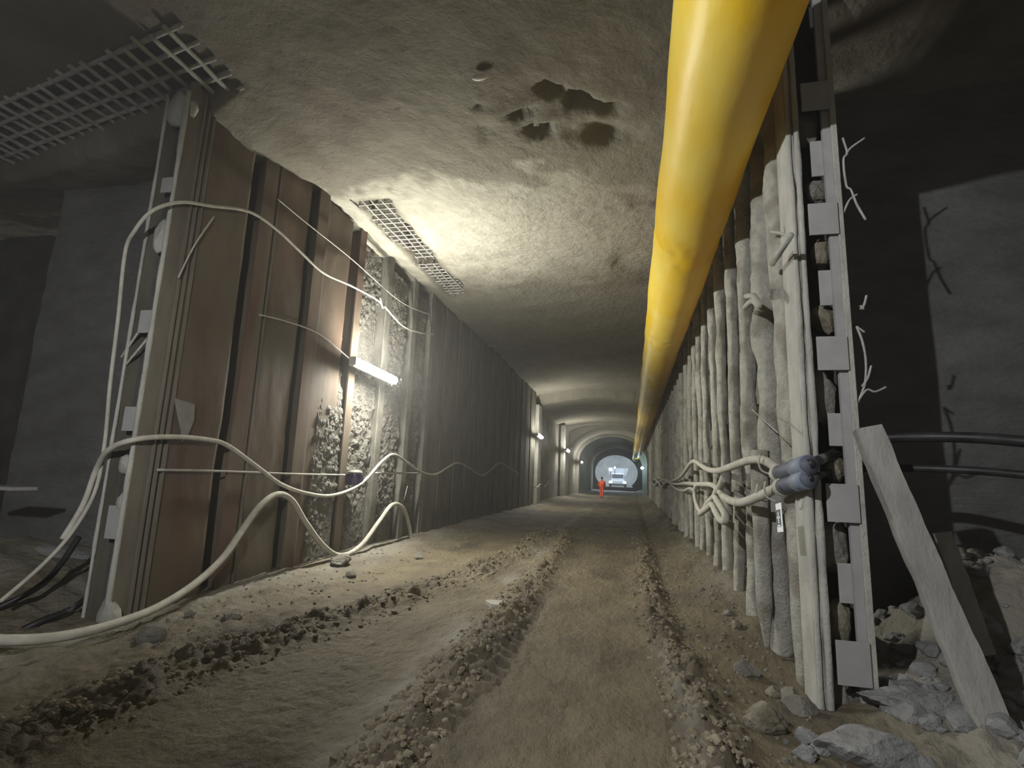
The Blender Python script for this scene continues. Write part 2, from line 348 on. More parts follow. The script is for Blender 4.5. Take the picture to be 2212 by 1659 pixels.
# ---------------------------------------------------------------- roof
def cheight(X, Y):
    h = CZ + .07 * fbm(X * .5, Y * .4, 4, 4) + .03 * fbm(X * 2.2, Y * 2.2, 14, 4) + .012 * fbm(X * 8, Y * 8, 24, 3)
    for (px, py, sx, sy, d) in ((1195, 212, .14, .12, .30), (1250, 240, .22, .15, .32), (1320, 245, .20, .10, .30), (1300, 300, .35, .15, .28),
                                (1120, 262, .15, .09, .28), (1165, 295, .18, .09, .32), (1050, 290, .22, .12, .10), (1035, 240, .06, .06, .15), (1345, 570, .2, .4, .12), (1230, 235, .6, .5, .12)):
        c = at(px, py, 2, CZ); q = (((X - c.x + .20 * fbm(X * 3, Y * 3, 51, 4)) / sx / 1.2) ** 2 + ((Y - c.y + .20 * fbm(X * 3, Y * 3, 53, 4)) / sy / 1.2) ** 2); h = h + .8 * d * np.exp(-q ** 1.2)
    # haunch along the left pile row, with broken edge
    h = h - .38 * np.clip((-4.9 - X) / .6, 0, 1) * np.clip((7.6 - Y) / 1.6, 0, 1) * np.clip((Y - 5.15) / .1, 0, 1) + (.10 * fbm(X * 3, Y * 3, 44, 4) + .05) * np.clip((-5.15 - X) / .3, 0, 1) * np.clip((Y - 7.6) / 1, 0, 1)
    # recesses over the bare reinforcing mesh
    rec = np.clip((-5.2 - X) / .25, 0, 1) * np.clip((X + 10.5) / .3, 0, 1) * np.clip((Y - 4.42 + .18 * (X + 5.9)) / .12, 0, 1) * np.clip((5.3 - .2 * (X + 5.9) - Y) / .12, 0, 1)
    h = h + .40 * rec
    rec2 = np.clip(1.15 - ((X + 4.78 + .16 * fbm(X * 4, Y * 2.5, 66, 3)) / .33) ** 4 - .9 * np.clip(fbm(X * 2, Y * 1.5, 67, 3) * 2, 0, 1), 0, 1) * np.clip((Y - 8.3) / .15, 0, 1) * np.clip((13.6 - Y) / .2, 0, 1)
    h = h + .55 * rec2
    # the roof rises in a low arch further in
    arch = np.clip((Y - 22) / 4, 0, 1)
    h = h + arch * (.28 - .035 * ((X + 2.05)) ** 2) - .45 * np.clip((Y - 31.6) / .2, 0, 1)
    return h
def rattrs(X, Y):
    # paler, grainier spray that also paints the first lamp's light pool; bands further in
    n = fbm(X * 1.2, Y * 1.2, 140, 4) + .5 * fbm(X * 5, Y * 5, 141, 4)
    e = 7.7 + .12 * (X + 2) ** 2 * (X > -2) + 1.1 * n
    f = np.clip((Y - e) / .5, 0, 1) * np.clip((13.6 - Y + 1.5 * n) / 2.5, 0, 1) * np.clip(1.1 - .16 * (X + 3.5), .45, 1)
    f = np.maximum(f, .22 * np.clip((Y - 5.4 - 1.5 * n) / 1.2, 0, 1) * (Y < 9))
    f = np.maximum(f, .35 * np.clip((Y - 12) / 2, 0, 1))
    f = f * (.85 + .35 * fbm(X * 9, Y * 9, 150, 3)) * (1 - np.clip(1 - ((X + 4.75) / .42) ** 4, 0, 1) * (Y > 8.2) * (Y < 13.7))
    return {'spray_lightpool': np.clip(f, 0, 1)}
xs = np.concatenate([np.arange(-15, -6.0, .14), np.arange(-6.0, 2.2, .05), np.arange(2.2, 9, .14)])
ys = [-6.0, -4, -2, 0, 1, 2]; y = 2.6
while y < 47.0: ys.append(y); y += max(.035, y * .009)
ys.append(47.0)
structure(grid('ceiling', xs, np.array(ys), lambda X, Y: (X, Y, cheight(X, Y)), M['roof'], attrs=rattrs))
lump = at(1038, 165, 2, CZ - .02)
V, Fc = rock((lump.x, lump.y, CZ - .03), .09, 5, (1.3, .5, .5), 2)
tag(MB().add(V, Fc).build('mortar_lump', mat('white_mortar', (.7, .68, .63), (.8, .78, .72), 3, .9, .3, 20), smooth=True), 'small white mortar lump stuck to the roof', 'mortar lump')

# ---------------------------------------------------------------- walls behind the pile rows
def wall_x(name, x, y0, y1, side, m, amp=.05, z1=7.4):
    ysw = []; y = y0
    while y < y1: ysw.append(y); y += max(.06, y * .012)
    ysw.append(y1)
    return structure(grid(name, np.array(ysw), np.arange(-.3, z1, .09), lambda A, B: (x + side * amp * fbm(A * 1.1, B * 1.1, 8, 5), A, B), m))
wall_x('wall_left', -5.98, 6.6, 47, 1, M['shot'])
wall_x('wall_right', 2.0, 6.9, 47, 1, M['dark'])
# chamber walls (facing the viewpoint, either side of the tunnel mouth)
def wall_y(name, xa, xb, yf, m, seed):
    return structure(grid(name, np.arange(xa, xb + .01, .09), np.arange(-.3, 7.4, .09), lambda A, B: (A, yf(A) + .07 * fbm(A * 1.0, B * 1.3, seed, 5), B), m))
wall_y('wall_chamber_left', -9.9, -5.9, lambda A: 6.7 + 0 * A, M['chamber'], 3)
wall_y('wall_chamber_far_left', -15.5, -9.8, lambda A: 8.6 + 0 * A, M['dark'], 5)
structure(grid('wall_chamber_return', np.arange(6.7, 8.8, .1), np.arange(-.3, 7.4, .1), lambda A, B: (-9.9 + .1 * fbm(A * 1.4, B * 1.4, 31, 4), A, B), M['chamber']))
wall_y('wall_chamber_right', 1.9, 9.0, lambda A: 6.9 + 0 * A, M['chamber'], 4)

# ---------------------------------------------------------------- left pile row
def h_pile(y, x, w, depth, m, label, name='steel_pile', group=None, z1=None, fl=.03):
    t = thing(name, label, 'steel pile', (x, y, 0), group)
    z1 = z1 or 6.78; zb = -.05
    a = MB().box((x - fl, y - w / 2, zb), (x, y + w / 2, z1)); part('front_flange', a, m, t)
    a = MB().box((x - depth + fl, y - .015, zb), (x - fl, y + .015, z1)); part('web', a, m, t)
    a = MB().box((x - depth, y - w / 2, zb), (x - depth + fl, y + w / 2, z1)); part('rear_flange', a, m, t)
    return t
ORD = ['first', 'second', 'third', 'fourth', 'fifth', 'sixth', 'seventh', 'eighth', 'ninth', 'tenth', 'eleventh', 'twelfth', 'thirteenth', 'fourteenth', 'fifteenth', 'sixteenth', 'seventeenth', 'eighteenth', 'nineteenth', 'twentieth']
pile_ys = [6.55, 7.95, 9.45, 10.95, 12.3, 13.5]
yy = 14.8
while yy < 31: pile_ys.append(yy); yy += 1.28
pile_lab = ['ribbed rust-brown steel pile right of the first dark groove in the left wall', 'narrow rust-brown steel pile behind the second dark groove of the left wall',
            'stone-crusted steel pile left of the big bright wall lamp', 'white-lit steel pile passing down behind the big wall lamp',
            'dust-grey steel pile just right of the big wall lamp', 'dust-grey steel pile where the draped cable leaves the lamp light']
for i, y in enumerate(pile_ys):
    lab = pile_lab[i] if i < 6 else 'dim steel pile of the left wall, %s beyond the lamp-lit ones' % ORD[i - 6]
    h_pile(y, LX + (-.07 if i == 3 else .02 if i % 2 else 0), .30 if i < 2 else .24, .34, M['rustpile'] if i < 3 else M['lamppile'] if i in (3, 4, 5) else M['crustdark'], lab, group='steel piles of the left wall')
# grooved ribs on the pile next to the first groove: weld lips
# steel plates between piles
def plate(y0, y1, x, m, label, rib=None, bulge=.03, seed=0, group='wall plates of the left side', zt=6.72):
    t = thing('wall_plate', label, 'wall plate', (x, (y0 + y1) / 2, 0), group)
    ysp = np.linspace(y0, y1, 24); zsp = np.linspace(-.1, zt, 90)
    o = grid('sheet', ysp, zsp, lambda A, B: (x + bulge * fbm(A * 1.2, B * .7, 60 + seed, 4) + .008 * fbm(A * 6, B * 3, 70 + seed, 3), A, B), m)
    md = o.modifiers.new('thick', 'SOLIDIFY'); md.thickness = .03; md.offset = 0
    o.parent = t; o.matrix_parent_inverse = Matrix.Translation(-t.location)
    if rib:
        for ry, rw in rib:
            part('rib', MB().box((x, ry, -.05), (x + .045, ry + rw, zt)), M['crustdark'], t)
    return t
plate(5.12, 6.16, LX - .02, M['rust'], 'wide rust-brown steel plate beside the laced column at the left tunnel mouth', [(5.14, .03), (5.22, .03), (5.31, .03)], seed=1)
plate(6.70, 7.62, LX - .05, M['rust'], 'reddish-brown steel plate between the first and second dark grooves', [(6.76, .03)], seed=2)
plate(8.10, 9.06, LX - .06, M['rust'], 'dusty brown steel plate just left of the stone-filled bay', [(8.15, .04)], seed=3)
for i in range(5, len(pile_ys) - 1):
    plate(pile_ys[i] + .14, pile_ys[i + 1] - .18, LX - .035, M['crustdark'],
          'dim steel plate of the left wall, %s past the draped cable end' % ORD[i - 5], seed=10 + i)
# rough stone bays around the lamp
def stone_bay(y0, y1, x, z0, z1, label, seed, amp=.10):
    ysp = np.arange(y0, y1 + .01, .02); zsp = np.arange(z0, z1, .025)
    def fn(A, B):
        e = np.abs(fbm(A * 9, B * 7, seed, 4)) * .10 + fbm(A * 2.1, B * 1.5, seed + 3, 4) * amp
        ed = np.clip((B - z0 - .9 * (A - y0) - .2) / .3, 0, 1)
        top = np.clip((B - z1 + 1.6 + .5 * fbm(A * 3, B * 2, seed + 7, 3)) / .9, 0, 1) if seed == 85 else 0
        return (x + e * (.3 + .7 * ed) - .16 * top, A, B)
    o = grid('shotcrete_infill', ysp, zsp, fn, M['bay'], smooth=False)
    md = o.modifiers.new('thick', 'SOLIDIFY'); md.thickness = .12; md.offset = -1
    return tag(o, label, 'shotcrete infill')
stone_bay(9.56, 10.84, LX - .24, -.1, 3.9, 'coarse sprayed stone filling the bay directly under the big wall lamp', 81)
stone_bay(9.56, 10.84, LX - .30, 3.9, 6.7, 'smoother sprayed concrete filling the bay above the big wall lamp', 82, .04)
stone_bay(11.1, 12.0, LX - .13, -.1, 6.5, 'sprayed stone bay between the two piles right of the lamp', 83, .07)
stone_bay(12.44, 13.2, LX - .13, -.1, 6.5, 'narrow sprayed bay before the pile where the cable ends', 84, .05)
stone_bay(8.45, 9.28, LX - .05, 0, 4.4, 'pitted sprayed crust on the plate edge left of the lamp', 85, .03)

# lower walers / tie rods across the plates
def rod(name, pts, r, m, label, cat, smooth=True, n=8, sub=6, group=None, noise=0):
    P = smoothpath(pts, sub) if sub > 1 else [Vector(p) for p in pts]
    o = MB().tube(P, r, n, noise=noise).build(name, m, smooth=smooth)
    return tag(o, label, cat, group)
rod('tie_rod', [at(340, 1015, 0, LX + .06), at(480, 1018, 0, LX + .06), at(640, 1024, 0, LX + .06), at(745, 1026, 0, LX + .06)], .016, M['crust'], 'thin horizontal tie rod crossing the brown plates below the looping cable', 'tie rod')
rod('tie_rod', [at(812, 1022, 0, LX + .06), at(860, 1022, 0, LX + .06), at(905, 1022, 0, LX + .06)], .022, M['crust'], 'short horizontal tie rod right of the purple box under the lamp', 'tie rod')

# laced column, left
def laced_column(name, label, xo, xi, y, plates, rear, flw, m, lean=0, z1=6.6):
    t = thing(name, label, 'steel column', ((xo + xi) / 2, y, 0))
    s = 1 if xi > xo else -1
    # outer and inner members: I-sections seen edge on
    def member(x0, x1, nm):
        lo, hi = min(x0, x1), max(x0, x1)
        V = MB()
        n = 60
        for (a, b_, ya, yb) in ((lo, hi, y - .02, y), (lo, lo + .016, y - .05, y + .26), (hi - .016, hi, y - .05, y + .26)):
            V.box((a, ya, -.1), (b_, yb, z1))
        part(nm, V, m, t)
    return t, member
LCY = 5.0
t = thing('laced_column', 'slim laced steel column standing at the left mouth of the tunnel', 'steel column', (-5.68, LCY, 0))
lumpy = lambda x, y, r, z0, z1, sd: MB().tube([(x, y, z0 + (z1 - z0) * i / 90) for i in range(91)], [r * (1 + .35 * float(fbm(i * .25, sd, sd, 3))) for i in range(91)], 8, noise=.25, seed=sd, nsc=3)
part('inner_flange', MB().box((-5.54, LCY - .06, -.05), (-5.50, LCY + .14, 6.6)), M['crustdark'], t)
part('inner_edge', lumpy(-5.535, LCY - .07, .030, -.05, 6.45, 3), M['crust'], t, smooth=True)
part('outer_edge', lumpy(-5.90, LCY - .02, .020, -.05, 6.45, 4), M['crust'], t, smooth=True)
part('outer_flange', MB().box((-5.92, LCY - .02, -.05), (-5.89, LCY + .24, 6.6)), M['crustdark'], t)
part('web', MB().box((-5.89, LCY + .15, -.05), (-5.54, LCY + .17, 6.6)), M['dark'], t)
for (px, py, hh) in ((325, 695, .28), (292, 905, .28), (252, 1128, .36), (372, 400, .2)):
    c = at(px, py, 1, LCY - .03)
    part('batten_plate', MB().box((-5.76, LCY - .05, c.z - hh / 2), (-5.56, LCY - .03, c.z + hh / 2)), M['plate'], t)
for k, (px, py, rr) in enumerate(((275, 1003, .10), (268, 1082, .09), (352, 512, .12), (240, 1320, .16), (395, 235, .22))):
    c = at(px, py, 1, LCY)
    V, Fc = rock((c.x, LCY - .02, c.z), rr, 30 + k, (1, .6, 1.15 if k != 2 else 1.9), 3)
    part('shotcrete_lump', MB().add(V, Fc), M['crust'], t, smooth=True)

# ---------------------------------------------------------------- right laced column
RCY = 4.95
t = thing('laced_column', 'broad laced steel column with square grey plates at the right tunnel mouth', 'steel column', (1.65, RCY, 0))
for k, (xx, rr, yo) in enumerate(((1.440, .024, 0), (1.500, .028, -.02), (1.47, .018, .02))):
    part('flange_edge', lumpy(xx, RCY - .04 + yo, rr, -.1, 6.6, 8 + k), M['crust'], t, smooth=True)
part('left_flange', MB().box((1.42, RCY - .02, -.1), (1.52, RCY + .30, 6.65)), M['crust'], t)
part('right_flange', MB().box((1.735, RCY - .02, -.1), (1.85, RCY + .02, 6.65)), M['plate'], t)
part('right_lip', MB().box((1.80, RCY - .05, -.1), (1.85, RCY - .02, 6.65)), M['crust'], t, bevel=.006)
part('right_web', MB().box((1.83, RCY, -.1), (1.85, RCY + .34, 6.65)), M['crustdark'], t)
part('rear_plate', MB().box((1.52, RCY + .30, -.1), (1.85, RCY + .33, 6.65)), M['dark'], t)
for (px, y0, y1) in ((1742, 180, 240), (1762, 440, 508), (1786, 727, 800), (1810, 1045, 1128), (1838, 1385, 1482)):
    a = at(px, y0, 1, RCY - .06).z; b_ = at(px, y1, 1, RCY - .06).z
    part('batten_plate', MB().box((1.56, RCY - .07, b_), (1.80, RCY - .05, a)), M['plate'], t, bevel=.004)
for (px, y0, y1) in ((1762, 315, 390), (1790, 590, 665), (1812, 895, 965), (1834, 1215, 1300)):
    a = at(px, y0, 1, RCY + .1).z; b_ = at(px, y1, 1, RCY + .1).z
    part('side_plate', MB().box((1.64, RCY + .02, b_), (1.78, RCY + .04, a)), M['plate'], t, bevel=.004)
for k, (px, py, w, h) in enumerate(((1740, 275, .10, .2), (1772, 548, .07, .16), (1775, 850, .12, .22), (1788, 690, .12, .12), (1795, 1170, .13, .22), (1805, 1335, .10, .18), (1812, 1510, .12, .18), (1800, 1010, .10, .12), (1760, 415, .12, .10))):
    c = at(px, py, 1, RCY + .15); c.x = min(max(c.x, 1.60), 1.76)
    V, Fc = rock((c.x, RCY + .15, c.z), 1, 50 + k, (w * 1.2, .10, h * 1.15), 3, .5)
    tag(MB().add(V, Fc).build('wedged_stone', M['brownstone'] if k % 2 else M['stone'], smooth=False),
        ['pale stone wedged near the top of the right laced column', 'thin upright stone wedged below the second plate of the right column', 'big brown stone wedged under the middle plate of the right column',
         'flat stone wedged above the middle plate of the right column', 'brown block wedged below the fourth plate of the right column', 'dark stone wedged above the lowest plate of the right column',
         'stone packed into the foot of the right laced column', 'stone wedged where the black cables pass the right column', 'small stone wedged above the second plate of the right column'][k], 'stone')
rod('twisted_wire', [at(1665, 500, 1, 5.2), at(1700, 512, 1, 5.1), at(1672, 560, 1, 5.3)], .012, M['rebar'], 'bent wire poking out left of the right laced column', 'wire')

# ---------------------------------------------------------------- right pole row
def crusted_pole(name, x, y, r, z0, z1, seed, label, lean=(0, 0), m=None, flat=1.0, noise=.35, taper=0, group=None, knots=1.0):
    n = 110; pts = []; rs = []
    for i in range(n + 1):
        f = i / n; z = z0 + (z1 - z0) * f
        pts.append((x + lean[0] * (1 - f) + .035 * knots * float(fbm(z * .7, seed, seed, 2)), y + lean[1] * (1 - f) + .04 * float(fbm(z * .8, seed + 9, seed, 2)), z))
        k = 1 + .30 * knots * float(fbm(z * 1.3, seed * 2.0, seed + 2, 4))
        if taper and f < taper: k *= .25 + .75 * f / taper
        rs.append(r * k)
    o = MB().tube([(p[0] - x, p[1] - y, p[2]) for p in pts], rs, 18, noise=noise, seed=seed, nsc=3.5).build(name, m or M['pole'], smooth=True)
    o.location = (x, y, 0)
    if flat != 1: o.scale = (flat, 1, 1)
    return tag(o, label, 'pole', group)
crusted_pole('crusted_pole', 1.47, 5.45, .18, -.1, 6.6, 101, 'thick lumpy shotcrete slab-like pole right beside the laced column', flat=.6, noise=.3, taper=.22, group='shotcrete-crusted poles of the right side')
crusted_pole('slender_pole', 1.30, 6.02, .085, .15, 2.1, 102, 'slender pointed pole standing in front of the thick ones under the white tag', noise=.15, taper=.2, knots=.4)
prs = [(1650, .135), (1604, .100), (1574, .075), (1551, .078), (1533, .072), (1515, .068), (1504, .066), (1494, .066), (1484, .066)]
pl = []
for px, r_ in prs: pl.append((at(px, 881, 0, 1.40).y, r_))
while pl[-1][0] < 46: pl.append((pl[-1][0] + 1.12, .08))
for i, (y, r_) in enumerate(pl):
    if i < 20: lab = 'knobbly shotcrete-crusted pole of the right side, %s inward from the thick slab-like one' % ORD[i]
    else: lab = 'faint shotcrete-crusted pole far down the right side towards the bright opening'
    crusted_pole('crusted_pole', 1.50, y, r_, -.1, 6.6, 110 + i, lab, group='shotcrete-crusted poles of the right side' if i < 20 else 'far poles of the right side', knots=1 if i < 9 else .6, lean=(-.03, 0))
# second flange poles, just behind, filling the spacing
for i in range(len(pl) - 1):
    if i < 3 or i > 30: continue
    y = (pl[i][0] + pl[i + 1][0]) / 2
    crusted_pole('rear_pole', 1.72, y, .06, -.1, 6.6, 160 + i, 'thinner crusted pole set back in the right-side gap, %s gap inward' % (ORD[i] if i < 20 else 'a far'), knots=.5, group='set-back poles of the right side')
# lagging boards behind
ys_l = [5.3] + [p[0] for p in pl[:10]]
for i in range(len(ys_l) - 1):
    z = .1; k = 0
    while z < 5.6 and k < 9:
        hgt = rnd.uniform(.28, .5)
        if rnd.random() < .62:
            rot = Matrix.Rotation(rnd.uniform(-.03, .03), 3, 'X')
            o = MB().box((1.74, ys_l[i] - .02, z), (1.82, ys_l[i + 1] + .02, z + hgt), rot, (1.78, ys_l[i], z)).build('lagging_board', M['lamppile'], bevel=.012)
            tag(o, 'lagging board behind the right poles, %s bay inward, %s board up' % (ORD[i], ORD[k]), 'lagging board', 'lagging boards behind the right poles'); k += 1
        z += hgt + rnd.uniform(.04, .30)
for k, (y_, z_) in enumerate(((5.35, 1.0), (5.32, .85), (5.36, .7))):
    V, Fc = rock((1.66, 5.98, z_ + .1), .09, 200 + k, (1, 1, .9), 2)
    tag(MB().add(V, Fc).build('packed_stone', M['stone'], smooth=True), 'rounded stone packed behind the slender pole, %s of three' % ('topmost', 'middle', 'lowest')[k], 'stone')
# slanting rod stub, wire
rod('spacer_rod', [at(1668, 570, 0, 1.30), at(1708, 508, 0, 1.28)], .028, M['crust'], 'short slanting rod stub across the thick slab-like pole', 'rod', sub=1)
rod('hook', [at(1608, 665, 0, 1.22), at(1625, 650, 0, 1.2), at(1640, 660, 0, 1.2), at(1628, 640, 0, 1.2), at(1612, 640, 0, 1.22)], .03, M['crust'], 'crusted iron hook on the first knobbly pole, high up', 'hook', noise=.3)
rod('thin_wire', [at(1625, 885, 0, 1.22), at(1680, 935, 0, 1.24)], .006, M['rebar'], 'thin taut wire crossing the poles above the cable bundle', 'wire', sub=1)

# ---------------------------------------------------------------- duct
t = thing('ventilation_duct', 'long yellow fabric ventilation duct hanging below the roof on the right', 'ventilation duct', (.83, 5, 5.35))
DR = .475
def dcen(y):
    f = max(0, (y - 26) / 50.0)
    f2 = f * f * (3 - 2 * f) if f < 1 else 1
    return .80 - .27 * f2, 5.35 - .75 * f2
def drad(y): return DR * (1 + .012 * math.sin(y * 2.1) + .010 * math.sin(y * .7 + 1))
ysd = [-2.0]; y = -2.0
while y < 76: y += max(.06, y * .008); ysd.append(y)
nd = 56; V = []
for y in ysd:
    cx_, cz_ = dcen(y); seam = (y % 5.0) / 5.0
    for j in range(nd):
        th = 2 * math.pi * j / nd
        pk = 1 - .035 * math.exp(-((seam - .5) * 40) ** 2)
        wr = 1 + .018 * float(fbm(th * 2.0, y * 1.6, 91, 3)) + .045 * float(fbm(th * 4, y * 5, 92, 3)) * math.exp(-((seam - .5) * 9) ** 2)
        rr = drad(y) * pk * wr
        V.append((cx_ + rr * math.cos(th), y, cz_ + rr * math.sin(th) * 1.0))
Fc = [(i * nd + j, (i + 1) * nd + j, (i + 1) * nd + (j + 1) % nd, i * nd + (j + 1) % nd) for i in range(len(ysd) - 1) for j in range(nd)]
o = part('tube', MB().add(V, Fc), M['duct'], t, smooth=True)
cx_, cz_ = dcen(76)
part('end_ring', MB().tube([(cx_ + DR * math.cos(a), 76, cz_ + DR * math.sin(a)) for a in [2 * math.pi * i / 32 for i in range(33)]], .035, 8, cap=False), M['paper'], t, smooth=True)
# suspension wire and hangers above the duct
part('hanger_wire', MB().tube([(dcen(y)[0], y, dcen(y)[1] + DR + .06) for y in ysd[::6]], .012, 6), M['rebar'], t)
for y in np.arange(1, 60, 2.5):
    cx_, cz_ = dcen(y)
    part('hanger', MB().tube([(cx_, y, cz_ + DR), (cx_, y, 6.62 if y < 31 else 6.2)], .010, 6), M['rebar'], t)

# ---------------------------------------------------------------- lamps
def lamp(y0, z0, y1, z1, x, h, label, m, light_parts=True, d=.13):
    t = thing('wall_lamp', label, 'lamp', (x, (y0 + y1) / 2, (z0 + z1) / 2), 'tube lamps on the left wall')
    L_ = math.hypot(y1 - y0, z1 - z0); ang = math.atan2(z1 - z0, y1 - y0)
    rot = Matrix.Rotation(ang, 3, 'X'); c = (x, (y0 + y1) / 2, (z0 + z1) / 2)
    a = MB().box((x - .03, c[1] - L_ / 2, c[2] - h * .5), (x + .07, c[1] + L_ / 2, c[2] + h * .5), rot, c); part('housing', a, M['housing'], t, bevel=.02)
    pts = [];
    # rounded translucent cover
    n = 14; V = []; st = [(-L_ / 2 + .0, .55), (-L_ / 2 + .03, .9), (-L_ / 2 + .08, 1), (L_ / 2 - .08, 1), (L_ / 2 - .03, .9), (L_ / 2, .55)]
    for s_, k in st:
        for j in range(n):
            th = math.pi * (j / (n - 1)) - math.pi / 2
            V.append(Vector(c) + rot @ Vector((.055 + d * k * max(0, math.cos(th)), s_, h / 2 * k * math.sin(th))))
    Fc = [(i * n + j, i * n + j + 1, (i + 1) * n + j + 1, (i + 1) * n + j) for i in range(len(st) - 1) for j in range(n - 1)]
    part('cover', MB().add(V, Fc), m, t, smooth=True)
    hs = [o_ for o_ in COL.objects if o_.parent == t and o_.name.startswith('housing')][0]
    for s_ in (-1, 1):
        e = MB().box((x - .02, c[1] + s_ * (L_ / 2 + .01) - .012, c[2] - h * .5), (x + .05 + d * .62, c[1] + s_ * (L_ / 2 + .01) + .012, c[2] + h * .5), rot, c); part('end_cap', e, M['housing'], t, bevel=.01).parent = hs
    for s_ in (-.6, .6):
        part('bracket', MB().box((x - .16, c[1] + s_ * L_ / 2 - .02, c[2] - .02), (x - .02, c[1] + s_ * L_ / 2 + .02, c[2] + h * .6), rot, c), M['housing'], t)
    return t
XL = LX + .26
a = at(757, 780, 0, XL); b_ = at(845, 822, 0, XL)
lamp(a.y, a.z, b_.y, b_.z, XL, .17, 'big bright tube lamp tilted on the left wall, nearest of the row', M['tube'])
for (px, py, lab) in ((1163, 942, 'second bright tube lamp down the left wall, above a lit post'), (1224, 973, 'small bright lamp third along the left wall'),):
    c = at(px, py, 0, XL); lamp(c.y - .7, c.z + .03, c.y + .7, c.z - .03, XL, .17, lab, M['tubefar'])
c = at(1254, 998, 0, XL + .25)
lamp(c.y - .6, c.z, c.y + .6, c.z, XL + .25, .16, 'tiny bright lamp fourth and farthest along the left side', M['tubefar'])
# lit posts below the far lamps
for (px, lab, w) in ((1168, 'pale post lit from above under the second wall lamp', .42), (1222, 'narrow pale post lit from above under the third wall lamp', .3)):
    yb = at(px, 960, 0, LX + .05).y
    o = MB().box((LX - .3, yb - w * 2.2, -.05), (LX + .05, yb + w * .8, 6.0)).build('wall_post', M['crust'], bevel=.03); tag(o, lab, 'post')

# ---------------------------------------------------------------- cables, left
def cable(name, pix, x, r, label, cat='cable', m='cable', n=8, sub=8, tiltx=None):
    pts = [at(p[0], p[1], 0, (p[2] if len(p) > 2 else x)) for p in pix]
    o = MB().tube(smoothpath(pts, sub), r, n).build(name, M[m], smooth=True)
    return tag(o, label, cat)
cable('cable', [(0, 1300, -6.3), (90, 1222, -6.2), (155, 1150, -6.1), (205, 1062, -6.0), (226, 960, -5.98), (238, 830, -5.95), (255, 690, -5.95), (270, 548, -5.9), (290, 500, -5.7), (330, 455, -5.5), (390, 437, -5.42), (455, 445), (540, 458), (600, 498), (650, 545), (700, 590), (760, 618), (820, 652), (868, 702), (905, 718), (935, 722)], LX + .10, .022, 'thin grey cable arching over the left laced column and sagging along the wall top')
cable('cable', [(135, 1165, -6.15), (180, 1090, -6.1), (210, 1010, -6.0), (240, 968, -5.7), (300, 948, -5.4), (380, 944), (450, 950), (492, 963), (560, 1012), (605, 1045), (660, 1065), (720, 1070), (780, 1045), (825, 997), (850, 982), (878, 998), (908, 1019), (940, 1025), (970, 1008), (990, 1000), (1015, 1012), (1040, 1027), (1060, 1015), (1080, 1000), (1100, 1012), (1120, 1024)], LX + .14, .032, 'grey cable draped in a long sag across the brown plates below the big lamp')
cable('hose', [(-60, 1382, -5.3), (60, 1382, -5.1), (150, 1372, -5.0), (250, 1347, -5.0), (340, 1312, -5.1), (420, 1262, -5.2), (480, 1207, -5.25), (520, 1150), (560, 1095), (598, 1068), (630, 1080), (660, 1128), (700, 1180), (738, 1200), (780, 1178), (820, 1125), (848, 1090), (872, 1100), (886, 1150), (886, 1206)], LX + .2, .046, 'thick dusty grey hose rising from the ground at left and looping along the wall foot', 'hose')
cable('wire', [(600, 430), (660, 480), (760, 560), (850, 640), (890, 665), (930, 680)], LX + .08, .010, 'thin straight wire slanting along the top of the left wall', 'wire')
cable('wire', [(462, 468), (420, 530), (385, 600)], LX + .06, .010, 'thin wire slanting down the first plate from the arching cable', 'wire')
for k, (pa, pb) in enumerate((((352, 640, -5.6), (262, 772, -5.95)), ((335, 712, -5.6), (270, 790, -5.9)))):
    cable('lacing_wire', [pa, pb], 0, .014, ('upper', 'lower')[k] + ' slanting wire tied across the left laced column', 'wire', sub=1)
cable('wire', [(560, 680), (620, 695), (690, 722), (755, 775)], LX + .07, .012, 'sagging feed wire running to the left end of the big lamp', 'wire')
cable('wire', [(770, 775), (775, 720), (782, 715)], LX + .07, .010, 'short bent wire rising above the big lamp', 'wire')
cable('wire', [(873, 1080), (880, 1050)], LX + .16, .008, 'tiny wire end sticking up from the looping hose', 'wire', sub=1)
# far cable drape
c1 = [(1150, 1048), (1160, 1053), (1168, 1046), (1175, 1052), (1185, 1040), (1192, 1022)]
cable('cable', c1, LX + .2, .03, 'pale cable loop on the post under the second wall lamp')
# clamp + purple box under the lamp
c = at(765, 1030, 0, LX + .05)
t = thing('bracket_box', 'dark purple box on a dusty shelf under the big lamp', 'box', (c.x, c.y, c.z))
part('box_body', MB().box((c.x - .12, c.y - .18, c.z - .16), (c.x + .1, c.y + .22, c.z + .06)), M['purple'], t, bevel=.02)
V, Fc = rock((c.x, c.y + .05, c.z + .09), 1, 71, (.13, .36, .05), 3); part('dust_cap', MB().add(V, Fc), M['stone'], t, smooth=True)
c = at(793, 1000, 0, LX + .12)
o = MB().tube([(c.x, c.y, c.z - .1), (c.x, c.y, c.z), (c.x + .02, c.y + .03, c.z + .12), (c.x, c.y + .05, c.z + .2)], [.05, .06, .04, .02], 8).build('clamp', M['black'], smooth=True); tag(o, 'small black clamp just above the purple box', 'clamp')
c = at(825, 655, 0, LX + .12)
rod('cable_tie', [c + Vector((0, -.1, .1)), c + Vector((.03, 0, -.1)), c + Vector((0, .1, -.02)), c + Vector((0, .14, .1))], .02, M['crust'], 'crusted tie holding the sagging cable near the wall top', 'cable tie')
